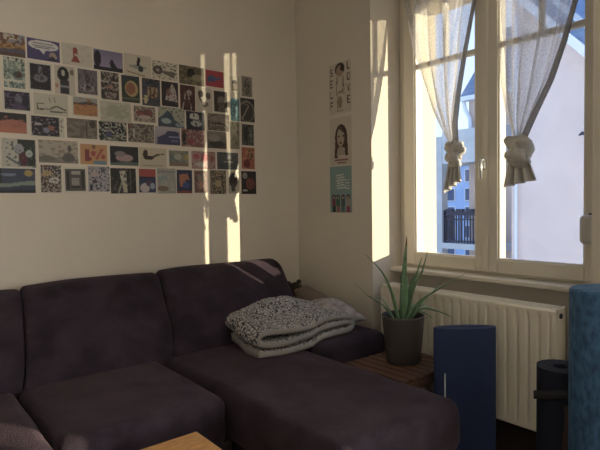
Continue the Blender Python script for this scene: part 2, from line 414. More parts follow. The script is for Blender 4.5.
# ------------------------------------------------------------------ radiator
RX0, RX1, RY0, RY1, RZ0, RZ1 = -.02, .085, -1.795, -.785, .115, .688
root = empty('radiator', (.04, (RY0 + RY1) / 2, 0), 'cream enamelled panel radiator under the window', 'radiator')
bm = bmesh.new(); pitch = .0505; ny = int((RY1 - RY0) / .0042); nz = 60; g = []
def sst(a, b, x): t = max(0, min(1, (x - a) / (b - a))); return t * t * (3 - 2 * t)
for j in range(nz + 1):
    z = RZ0 + .012 + (RZ1 - .012 - RZ0 - .012) * j / nz; row = []
    for i in range(ny + 1):
        y = RY0 + (RY1 - RY0) * i / ny; c = ((y - RY0) / pitch) % 1
        d = abs(c - .5) * pitch
        grv = 1 - sst(.003, .009, d) ; edge = min(y - RY0, RY1 - y)
        ez = min(z - RZ0, RZ1 - z); e = math.sqrt(max(0, .05 - ez) ** 2) if ez < .05 else 0
        grv *= sst(.022 + 0 * e, .045, ez) * sst(.015, .03, edge)
        row.append(bm.verts.new((RX0 + .012 * (1 - grv) if False else RX0 + .007 * grv, y, z)))
    g.append(row)
for j in range(nz):
    for i in range(ny): bm.faces.new((g[j][i], g[j][i + 1], g[j + 1][i + 1], g[j + 1][i]))
# rolled top and bottom edges of the panel
for zz in (RZ0 + .012, RZ1 - .012): tube(bm, [(RX0 + .012, RY0, zz), (RX0 + .012, RY1, zz)], .012, 12)
obj('front_panel', bm, 'rad', root)
obj('rear_panel', B(RX1 - .012, RX1, RY0, RY1, RZ0, RZ1 - .01, .004), 'rad', root, False)
for y in (RY0, RY1 - .006):
    bm = B(RX0 + .004, RX1, y, y + .006, RZ0 + .01, RZ1 - .002, .002); obj('side_cover', bm, 'rad', root, False)
bm = bmesh.new(); box(bm, RX0 + .006, RX0 + .016, RY0, RY1, RZ1 - .006, RZ1); box(bm, RX1 - .012, RX1, RY0, RY1, RZ1 - .006, RZ1)
for i in range(100):
    y = RY0 + .006 + (RY1 - RY0 - .012) * i / 99; box(bm, RX0 + .014, RX1 - .01, y - .0018, y + .0018, RZ1 - .008, RZ1 - .001)
for i in (.3, .5, .7): box(bm, RX0 + (RX1 - RX0) * i, RX0 + (RX1 - RX0) * i + .004, RY0, RY1, RZ1 - .005, RZ1 - .0005)
obj('top_grille', bm, 'rad', root, False)
bm = bmesh.new(); tube(bm, [(.05, RY1, .63), (.05, RY1 + .02, .63)], .012); tube(bm, [(.05, RY1 + .02, .63), (.05, RY1 + .055, .64)], [.018, .016], 16)
obj('valve', bm, 'white', root)
bm = tube(bmesh.new(), [(.05, RY1 + .03, .63), (.05, RY1 + .03, .3), (.05, RY1 + .03, 0)], .008); obj('pipe', bm, 'rad', root)
bm = bmesh.new()
bm.free()
for y in (-1.6, -.95):
    for z in (.45, .2): obj('wall_bracket', B(RX1, .262, y - .015, y + .015, z, z + .04), 'rad', root, False)
bm = tube(bmesh.new(), [(RX0 + .045, RY0 + .004, .655), (RX0 + .045, RY0 - .006, .655)], .012, 14); obj('plug', bm, 'black', root)

# ------------------------------------------------------------------ sectional sofa
sofa = empty('sectional_sofa', (-1.4, -.6, 0), 'dark purple suede corner sofa with chaise along the postcard wall', 'sofa')
JX = [-3.05, -2.52, -1.85, -1.20]
backp = smoothpoly([(-.48, .36), (-.50, .45), (-.445, .555), (-.35, .645), (-.225, .735), (-.145, .80), (-.065, .815), (-.045, .75), (-.05, .36)], 3)
def scalep(p, dz): return [(y, z + (dz if z > .6 else dz * (z - .36) / .24)) for y, z in p]
for i, (a, b, dz, ln) in enumerate(((-2.52, -1.858, -.022, (0, .075)), (-1.852, -1.205, -.010, (.075, .095)), (-1.200, -.40, .0, (.095, .12)))):
    obj('back_cushion', loft_x(scalep(backp, dz), a, b, .018 if i < 2 else .035, seed=i * 7, lean=ln), 'suede', sofa)
for i, (a, b) in enumerate(((-2.52, -1.884), (-1.879, -1.268))):
    obj('seat_cushion', soft_box(a, b, -1.11, -.40, .235, .427, .028, 20, .018, .008, i * 5 + 2, rz=.05), 'suede', sofa)
obj('chaise_cushion', soft_box(-1.255, -.615, -1.73, -.42, .225, .428, .042, 26, .014, .010, 31, rz=.07), 'suede', sofa)['label'] = 'long chaise cushion'
obj('end_section', soft_box(-.61, -.13, -.94, -.06, .235, .462, .05, 16, .006, .004, 5, rz=.06), 'suede', sofa)['label'] = 'low flat end section without backrest'
bm = bmesh.new()
box(bm, -2.52, -1.24, -1.105, -.05, .07, .25, .015); box(bm, -1.22, -.63, -1.70, -.05, .15, .25, .02)
box(bm, -.58, -.165, -.925, -.05, .07, .25, .015); box(bm, -2.5, -.33, -.15, -.05, .1, .66, .02)
obj('base', bm, 'sdark', sofa, False)
obj('side_arm', soft_box(-2.72, -2.525, -1.13, -.06, .07, .60, .05, 14, .0), 'suede', sofa)
for x, y in ((-1.16, -1.64), (-.67, -1.64), (-2.4, -1.05), (-1.9, -1.05)):
    obj('leg', tube(bmesh.new(), [(x, y, .0), (x, y, .16)], [.016, .024], 14), 'legwood', sofa)

# ------------------------------------------------------------------ folded blanket
def blanket():
    root = empty('folded_blanket', (-.78, -.80, .44), 'thick folded blanket with black squiggle pattern lying on the chaise', 'blanket')
    return root
broot = blanket()
def fold_sheet(name, path, L, th, origin, ang, mats, taper=None, seed=0, sag=None):
    """a thick sheet: 2-D fold path (s along local x, z up) extruded by L along local y"""
    # resample
    P = [Vector(p) for p in path]; Q = []
    for a, b, c_ in zip([P[0]] + P[:-1], P, P[1:] + [P[-1]]):
        Q.append(b)
    dense = []
    for i in range(len(P) - 1):
        p0 = P[max(i - 1, 0)]; p1 = P[i]; p2 = P[i + 1]; p3 = P[min(i + 2, len(P) - 1)]
        for k in range(6):
            t = k / 6
            dense.append(.5 * ((2 * p1) + (p2 - p0) * t + (2 * p0 - 5 * p1 + 4 * p2 - p3) * t * t + (3 * p1 - p0 - 3 * p2 + p3) * t ** 3))
    dense.append(P[-1])
    bm = bmesh.new(); uvl = bm.loops.layers.uv.new('UVMap'); nv = 26; top = []; bot = []
    arc = [0]
    for i in range(1, len(dense)): arc.append(arc[-1] + (dense[i] - dense[i - 1]).length)
    ca, sa = math.cos(ang), math.sin(ang)
    def W(x, y, z):
        if sag: z += sag(x, y)
        x += y * .22; z *= 1.12
        p = Vector((origin[0] + x * ca - y * sa, origin[1] + x * sa + y * ca, origin[2] + z))
        return p
    uv = {}
    for i, p in enumerate(dense):
        t = (dense[min(i + 1, len(dense) - 1)] - dense[max(i - 1, 0)]).normalized(); nrm = Vector((-t.y, t.x))
        rt, rb = [], []
        for j in range(nv + 1):
            v = j / nv; y = (v - .5) * L
            e = 1 - abs(2 * v - 1) ** 8 * .35
            wv = noise.noise(Vector((p.x * 6, y * 6, p.y * 9 + seed))) * .012
            for lst, s in ((rt, .5), (rb, -.5)):
                q = p + nrm * th * s * e
                vv = bm.verts.new(W(q.x + wv * .8, y + wv * .5, q.y + wv * .5)); lst.append(vv); uv[vv] = (arc[i], y)
        top.append(rt); bot.append(rb)
    n = len(dense)
    def F(vs, mi=0):
        f = bm.faces.new(vs); f.material_index = mi
        for lp in f.loops: lp[uvl].uv = uv[lp.vert]
    for i in range(n - 1):
        for j in range(nv):
            F((top[i][j], top[i][j + 1], top[i + 1][j + 1], top[i + 1][j])); F((bot[i][j], bot[i + 1][j], bot[i + 1][j + 1], bot[i][j + 1]), 1)
        F((top[i][0], top[i + 1][0], bot[i + 1][0], bot[i][0]), 2); F((top[i][nv], bot[i][nv], bot[i + 1][nv], top[i + 1][nv]), 2)
    for j in range(nv): F((top[0][j], bot[0][j], bot[0][j + 1], top[0][j + 1]), 2); F((top[-1][j], top[-1][j + 1], bot[-1][j + 1], bot[-1][j]), 2)
    return obj(name, bm, mats, broot)
# local x: across the folds, local y: along them
def slope(x, y):
    return .062 * math.exp(-((x + .02) ** 2 / .03 + (y - .20) ** 2 / .02)) + .026 * sst(.0, .10, x) - .03 * sst(.12, .32, x) * sst(.06, -.2, -y) * 0 
path = [(-.315, .026), (-.12, .018), (.05, .016), (.20, .017), (.285, .022), (.315, .040), (.285, .060), (.16, .056), (.0, .062), (-.16, .058), (-.28, .064), (-.318, .088), (-.28, .112), (-.14, .104), (.02, .098), (.18, .092), (.30, .078)]
fold_sheet('cloth', path, .44, .036, (-.585, -.635, .434), math.radians(1), ['blanket', 'blanket', 'binding'], seed=1, sag=slope)

# soft toy, taupe cloth and cushion on the end section
root = empty('plush_toy', (-.18, -.18, .46), 'small dark brown plush toy with tan muzzle lying behind the blanket', 'plush toy')
def blob(c, r, nz=12, seed=0, wob=.1):
    bm = bmesh.new(); bmesh.ops.create_icosphere(bm, subdivisions=3, radius=1)
    for v in bm.verts:
        p = v.co.copy(); k = 1 + wob * noise.noise(p * 2.5 + Vector((seed, 0, 0)))
        v.co = Vector((c[0] + p.x * r[0] * k, c[1] + p.y * r[1] * k, c[2] + p.z * r[2] * k))
    return bm
def blobadd(bm, c, r, seed=0):
    b2 = blob(c, r, seed=seed); me = bpy.data.meshes.new('t'); b2.to_mesh(me); b2.free(); bm.from_mesh(me); bpy.data.meshes.remove(me)
bm = blob((-.155, -.165, .515), (.065, .065, .065)); blobadd(bm, (-.165, -.165, .605), (.050, .045, .042), 3)
blobadd(bm, (-.205, -.14, .640), (.018, .014, .016), 4); blobadd(bm, (-.125, -.15, .645), (.018, .014, .016), 5)
obj('body', bm, 'plush', root)
obj('muzzle', blob((-.185, -.205, .595), (.022, .02, .018)), 'plushl', root)
obj('paw', blob((-.115, -.225, .585), (.022, .018, .016)), 'plushl', root)
bm = soft_box(-.27, -.13, -.50, -.25, .455, .605, .05, 12, .01, .05, 12)
tag(obj('folded_cloth', bm, 'taupe'), 'plain taupe cloth heaped between the plush toy and the pale cushion', 'cloth')
bm = bmesh.new(); bmesh.ops.create_grid(bm, x_segments=24, y_segments=24, size=1)
ext = bmesh.ops.extrude_face_region(bm, geom=bm.faces[:]); nvs = [g_ for g_ in ext['geom'] if isinstance(g_, bmesh.types.BMVert)]
ns_ = set(nvs)
Rm = Matrix.Rotation(math.radians(-14), 3, 'Z') @ Matrix.Rotation(math.radians(9), 3, 'X')
for v in bm.verts:
    u, t = v.co.x, v.co.y; s = 1 if v in ns_ else -1
    h = .058 * (max(0, 1 - u * u) ** .5) * (max(0, 1 - t * t) ** .5) + .003
    p = Vector((u * .12 * (1 - .08 * (1 - t * t) * abs(u)), t * .17 * (1 - .08 * (1 - u * u) * abs(t)), s * h + .010 * noise.noise(Vector((u * 3, t * 3, 4)))))
    p = Rm @ p; v.co = p + Vector((-.285, -.655, .545))
tag(obj('scatter_cushion', bm, 'pillow'), 'pale grey patterned cushion lying at the end of the sofa behind the blanket', 'cushion')

# ------------------------------------------------------------------ slatted side table, pot, aloe
TX0, TX1, TY0, TY1, TZ = -.49, -.06, -1.34, -.955, .36
root = empty('side_table', ((TX0 + TX1) / 2, (TY0 + TY1) / 2, 0), 'low dark wooden slatted side table under the potted aloe', 'table')
bm = bmesh.new()
for i in range(8):
    a = TX0 + (TX1 - TX0) * i / 8; box(bm, a + .004, a + (TX1 - TX0) / 8 - .006, TY0 + .002, TY1 - .002, TZ - .018, TZ, .003)
obj('slatted_top', bm, 'slat', root, False)
bm = bmesh.new(); box(bm, TX0, TX0 + .03, TY0, TY1, TZ - .05, TZ - .018, .003); box(bm, TX1 - .03, TX1, TY0, TY1, TZ - .05, TZ - .018, .003)
box(bm, TX0, TX1, TY0, TY0 + .02, TZ - .05, TZ - .018); box(bm, TX0, TX1, TY1 - .02, TY1, TZ - .05, TZ - .018)
obj('rail', bm, 'slat', root, False)
for x in (TX0 + .005, TX1 - .035):
    for y in (TY0 + .004, TY1 - .034): obj('leg', B(x, x + .03, y, y + .03, 0, TZ - .03, .002), 'slat', root, False)
PX, PY = -.245, -1.135
root = empty('plant_pot', (PX, PY, TZ), 'dark grey tapered plant pot on the slatted side table', 'plant pot')
bm = lathe(bmesh.new(), [(0, TZ + .001), (.080, TZ + .001), (.086, TZ + .008), (.107, TZ + .230), (.108, TZ + .238), (.103, TZ + .239), (.100, TZ + .22), (.07, TZ + .03), (0, TZ + .03)], PX, PY, 56)
obj('pot_wall', bm, 'pot', root)
bm = lathe(bmesh.new(), [(0, TZ + .205), (.04, TZ + .208), (.0995, TZ + .205)], PX, PY, 40)
for v in bm.verts: v.co.z += .004 * noise.noise(v.co * 60)
obj('soil', bm, 'soil', root)
aloe = empty('aloe_plant', (PX, PY, TZ + .2), 'spiky green aloe growing in the grey pot by the window', 'plant')
rd = R.inverted()
def px_at(px, py, dep):          # a point seen at (px, py), dep metres in front of the camera
    return CAM + R @ Vector(((px - 300) / FPX * dep, -(py - 225) / FPX * dep, -dep))
def leaf(pts, w0, tip=True):
    P = [Vector(p) for p in pts]; D = []
    for i in range(len(P) - 1):
        p0 = P[max(i - 1, 0)]; p1 = P[i]; p2 = P[i + 1]; p3 = P[min(i + 2, len(P) - 1)]
        for k in range(7):
            t = k / 7; D.append(.5 * ((2 * p1) + (p2 - p0) * t + (2 * p0 - 5 * p1 + 4 * p2 - p3) * t * t + (3 * p1 - p0 - 3 * p2 + p3) * t ** 3))
    D.append(P[-1]); n = len(D); bm = bmesh.new(); rings = []
    axis = Vector((PX, PY, 0))
    for i, p in enumerate(D):
        s = i / (n - 1); t = (D[min(i + 1, n - 1)] - D[max(i - 1, 0)]).normalized()
        inn = Vector((PX, PY, p.z + .12)) - p; inn -= t * inn.dot(t)
        if inn.length < .01: inn = Vector((1, 0, 0)).cross(t)
        inn.normalize(); a = t.cross(inn).normalized()
        w = w0 * 1.5 * (1 - s ** 1.3) * (1 if s > .1 else .9 + s) + .0006; th = w * .42
        sec = [(-1, .35), (-.5, .05), (0, -.05), (.5, .05), (1, .35), (.62, -.55), (0, -.95), (-.62, -.55)]
        rings.append([bm.verts.new(p + a * w * u + inn * th * v) for u, v in sec])
        if 2 < i < n - 3 and i % 2 == 0:      # marginal teeth
            for sg, k in ((-1, 0), (1, 4)):
                q = rings[-1][k].co; x = bm.verts.new(q + a * sg * .003); y = bm.verts.new(q + t * .002); z = bm.verts.new(q - t * .002); bm.faces.new((x, y, z))
    for i in range(n - 1):
        for k in range(8):
            f = bm.faces.new((rings[i][k], rings[i][(k + 1) % 8], rings[i + 1][(k + 1) % 8], rings[i + 1][k])); f.material_index = 1 if i > n - 4 else 0
    bm.faces.new(rings[0]); bm.faces.new(rings[-1])
    return obj('leaf', bm, ['aloe', 'aloetip'], aloe)
Z0 = TZ + .205
D0 = 2.66
def L(pxs, w, d0=0, d1=0, base=(0, 0)):
    """leaf whose points run base -> tip; each is (px, py) with depth easing from d0 to d1 about the pot"""
    pts = [Vector((PX + base[0], PY + base[1], Z0 - .01))]
    dep = -(R.inverted() @ (pts[0] - CAM)).z
    n = len(pxs)
    for i, (x, y) in enumerate(pxs): pts.append(px_at(x, y, dep + d0 + (d1 - d0) * (i + 1) / n))
    leaf(pts, w)
ALOE = [([(404, 280), (407, 236)], .017, 0, .02, (.01, .0)),
        ([(413, 290), (422, 272), (428, 249)], .014, 0, .04, (0, -.015)),
        ([(411, 288), (417, 273), (422, 257)], .012, .02, .08, (.015, -.01)),
        ([(392, 294), (382, 272), (365, 254)], .015, 0, -.06, (-.015, .015)),
        ([(384, 306), (370, 297), (354, 283)], .011, 0, -.05, (-.03, .02)),
        ([(384, 301), (377, 298), (366, 296)], .005, .03, .05, (-.02, .03)),
        ([(418, 303), (440, 288), (468, 272)], .017, -.02, -.08, (0, -.02)),
        ([(425, 299), (434, 291), (444, 279)], .009, .03, .08, (.02, -.02)),
        ([(420, 309), (437, 311), (452, 317)], .012, -.03, -.10, (.0, -.03)),
        ([(417, 312), (427, 314), (434, 320)], .006, -.03, -.07, (-.01, -.035)),
        ([(407, 290), (406, 272)], .010, -.02, -.03, (-.01, -.01)),
        ([(412, 306), (424, 306), (432, 308)], .007, .03, .05, (.03, 0))]
for a in ALOE: L(*a)
# thin pale stick between the chaise and the navy mat
bm = tube(bmesh.new(), [(-.515, -1.575, 0), (-.512, -1.572, .25), (-.512, -1.572, .462)], .003, 8)
tag(obj('thin_stick', bm, 'stick'), 'thin pale upright stick between the chaise corner and the navy mat', 'stick')

# ------------------------------------------------------------------ mats by the radiator
def flat_roll(cx, cy, a, b, h, turns, th, name, m):
    """a mat rolled and squashed flat: spiral band, extruded upwards"""
    bm = bmesh.new(); N = 44 * turns; inn, out = [], []
    for i in range(N + 1):
        t = 2 * PI * i / 44; f = 1 - .0 - (i / N) * .0; k = (th * 1.35) * i / 44
        for lst, off in ((out, 0), (inn, th)):
            ra = a - k - off; rb = max(.004, b - k - off)
            lx, ly = ra * math.cos(t + PI * .1), rb * math.sin(t + PI * .1)
            lst.append((cx + lx * .774 + ly * .633, cy - lx * .633 + ly * .774))
    def V(p, z): return bm.verts.new((p[0], p[1], z))
    zs = [0, .004, h - .004, h]
    O = [[V(p, z) for p in out] for z in zs]; I = [[V(p, z) for p in inn] for z in zs]
    for i in range(N):
        for q in range(3):
            bm.faces.new((O[q][i], O[q][i + 1], O[q + 1][i + 1], O[q + 1][i])); bm.faces.new((I[q][i], I[q + 1][i], I[q + 1][i + 1], I[q][i + 1]))
        bm.faces.new((O[3][i], O[3][i + 1], I[3][i + 1], I[3][i])); bm.faces.new((O[0][i], I[0][i], I[0][i + 1], O[0][i + 1]))
    for e in (0, N):
        for q in range(3): bm.faces.new((O[q][e], O[q + 1][e], I[q + 1][e], I[q][e]))
    return obj(name, bm, m)
o = flat_roll(-.27, -1.51, .148, .046, .605, 3, .0085, 'exercise_mat', 'navy')
tag(o, 'wide flattened navy foam mat standing in front of the radiator', 'exercise mat')
root = empty('rolled_mat', (-.30, -1.945, 0), 'near-black rolled mat with a strap standing between radiator and tall blue roll', 'rolled mat')
bm = bmesh.new(); turns = 4; NN = 40 * turns; r0 = .092; th = .012; ring = []
O, I = [], []
for z in (0, .004, .530, .536):
    oo, ii = [], []
    for i in range(NN + 1):
        t = 2 * PI * i / 40; k = .0145 * i / 40
        r1 = r0 - k; r2 = r1 - th
        oo.append(bm.verts.new((-.30 + r1 * math.cos(t), -1.945 + r1 * math.sin(t), z))); ii.append(bm.verts.new((-.30 + r2 * math.cos(t), -1.945 + r2 * math.sin(t), z)))
    O.append(oo); I.append(ii)
for i in range(NN):
    for q in range(3):
        bm.faces.new((O[q][i], O[q][i + 1], O[q + 1][i + 1], O[q + 1][i])); bm.faces.new((I[q][i], I[q + 1][i], I[q + 1][i + 1], I[q][i + 1]))
    bm.faces.new((O[3][i], O[3][i + 1], I[3][i + 1], I[3][i])); bm.faces.new((O[0][i], I[0][i], I[0][i + 1], O[0][i + 1]))
obj('mat', bm, 'dmat', root)
bm = bmesh.new(); pr = None; first = None
for i in range(41):
    t = 2 * PI * i / 40; r = .0945; zc = .43 + .035 * math.cos(t + 2.2)
    a = [bm.verts.new((-.30 + (r + d) * math.cos(t), -1.945 + (r + d) * math.sin(t), zc + h)) for d, h in ((0, -.016), (.003, -.016), (.003, .016), (0, .016))]
    if pr:
        for k in range(4): bm.faces.new((pr[k], pr[(k + 1) % 4], a[(k + 1) % 4], a[k]))
    pr = a
obj('strap', bm, 'strap', root)
bm = bmesh.new(); pr = None
for i in range(12):
    z = .42 - .020 * i; y = -2.0 - .004 * math.sin(i * .6); x = -.30 - .080 - .003 * i * .3
    a = [bm.verts.new((x, y + .011, z)), bm.verts.new((x - .003, y + .011, z)), bm.verts.new((x - .003, y - .011, z)), bm.verts.new((x, y - .011, z))]
    if pr:
        for k in range(4): bm.faces.new((pr[k], pr[(k + 1) % 4], a[(k + 1) % 4], a[k]))
    else: bm.faces.new(a)
    pr = a
obj('strap_end', bm, 'strap2', root)
bm = lathe(bmesh.new(), [(0, 0), (.106, 0), (.112, .006), (.112, .865), (.107, .874), (.098, .877), (0, .877)], -.45, -2.155, 56)
tag(obj('foam_roll', bm, 'bluefoam'), 'tall mottled blue foam roll standing at the right edge of the picture', 'foam roll')

# ------------------------------------------------------------------ coffee table
root = empty('coffee_table', (-1.85, -1.62, 0), 'warm wooden coffee table catching sunlight in front of the sofa', 'table')
obj('table_top', B(-2.25, -1.475, -1.95, -1.25, .372, .400, .004), 'oak', root, False)
for x in (-2.21, -1.56):
    for y in (-1.91, -1.34): obj('leg', B(x, x + .045, y, y + .045, 0, .372, .003), 'oak', root, False)

# ------------------------------------------------------------------ postcards
def C(h):
    c = [(int(h[i:i + 2], 16) / 255) ** 2.2 for i in (0, 2, 4)]; g = sum(c) / 3
    return tuple((a * .72 + g * .28) * .90 + .012 for a in c)
def srgb(c): return C(c) if isinstance(c, str) else c
def paint(ops, u, v, seed):
    """colour at picture coordinates u (left to right), v (top to bottom)"""
    col = (0.5, .5, .5)
    for op in ops:
        k = op[0]
        if k == 'b': col = srgb(op[1])
        elif k == 'g': a, b = srgb(op[1]), srgb(op[2]); col = tuple(a[i] + (b[i] - a[i]) * v for i in range(3))
        elif k == 'r':
            if op[1] <= u <= op[3] and op[2] <= v <= op[4]: col = srgb(op[5])
        elif k == 'e':
            if ((u - op[1]) / op[3]) ** 2 + ((v - op[2]) / op[4]) ** 2 <= 1: col = srgb(op[5])
        elif k == 'l':
            x0, y0, x1, y1, wd = op[1:6]; dx, dy = x1 - x0, y1 - y0; L2 = dx * dx + dy * dy
            t = max(0, min(1, ((u - x0) * dx + (v - y0) * dy) / L2)); 
            if math.hypot(u - x0 - dx * t, v - y0 - dy * t) <= wd: col = srgb(op[6])
        elif k == 'h':     # rolling line: everything below v0 + a*sin
            if v > op[1] + op[2] * math.sin(u * op[3] + seed): col = srgb(op[4])
        elif k == 'p':
            pts = op[1]; ins = False; j = len(pts) - 1
            for i in range(len(pts)):
                xi, yi = pts[i]; xj, yj = pts[j]
                if (yi > v) != (yj > v) and u < (xj - xi) * (v - yi) / (yj - yi) + xi: ins = not ins
                j = i
            if ins: col = srgb(op[2])
        elif k == 'n':     # mottled detail: scale, threshold, colour
            if noise.noise(Vector((u * op[1] * 1.4, v * op[1] * 1.4, seed * 3.7 + op[2] * 11))) > op[2]: col = srgb(op[3])
    return col
def card(name, fn, w, h, border, ops, seed, n, paper='d8d0bd'):
    """grid sheet in local (s, t); fn maps (s, t, depth) -> world"""
    bm = bmesh.new(); cl = bm.loops.layers.float_color.new('print')
    nx = max(8, int(n * w / max(w, h))); ny = max(8, int(n * h / max(w, h)))
    def lines(L_, b, k):
        if b <= 0: return [L_ * i / k for i in range(k + 1)]
        return [0] + [b + (L_ - 2 * b) * i / k for i in range(k + 1)] + [L_]
    xs, ys = lines(w, border, nx), lines(h, border, ny)
    pc = srgb(paper)
    V = [[bm.verts.new(fn(x, y, .0016)) for x in xs] for y in ys]
    for j in range(len(ys) - 1):
        for i in range(len(xs) - 1):
            f = bm.faces.new((V[j][i], V[j][i + 1], V[j + 1][i + 1], V[j + 1][i]))
            bd = border > 0 and (i == 0 or j == 0 or i == len(xs) - 2 or j == len(ys) - 2)
            for lp, (a, b) in zip(f.loops, ((i, j), (i + 1, j), (i + 1, j + 1), (i, j + 1))):
                if bd: c = pc
                else: c = paint(ops, (xs[a] - border) / (w - 2 * border), (ys[b] - border) / (h - 2 * border), seed)
                lp[cl] = (*c, 1)
    # edges and back
    W4 = [bm.verts.new(fn(a, b, 0.0003)) for a, b in ((0, 0), (w, 0), (w, h), (0, h))]
    bm.faces.new(W4)
    for chain, p, q in ((V[0], 0, 1), ([r[-1] for r in V], 1, 2), (V[-1], 3, 2), ([r[0] for r in V], 0, 3)):
        bm.faces.new([W4[q], W4[p]] + chain)
    for f in bm.faces:
        if len(f.verts) != 4 or f.verts[0] in W4:
            for lp in f.loops: lp[cl] = (*pc, 1)
    return obj(name, bm, 'card', None, False)
def wall_point(px, py, axis, val=0.0):
    r = R @ Vector(((px - 300), -(py - 225), -FPX)); t = (val - CAM[axis]) / r[axis]; return CAM + r * t
K = 'd8d0bd'
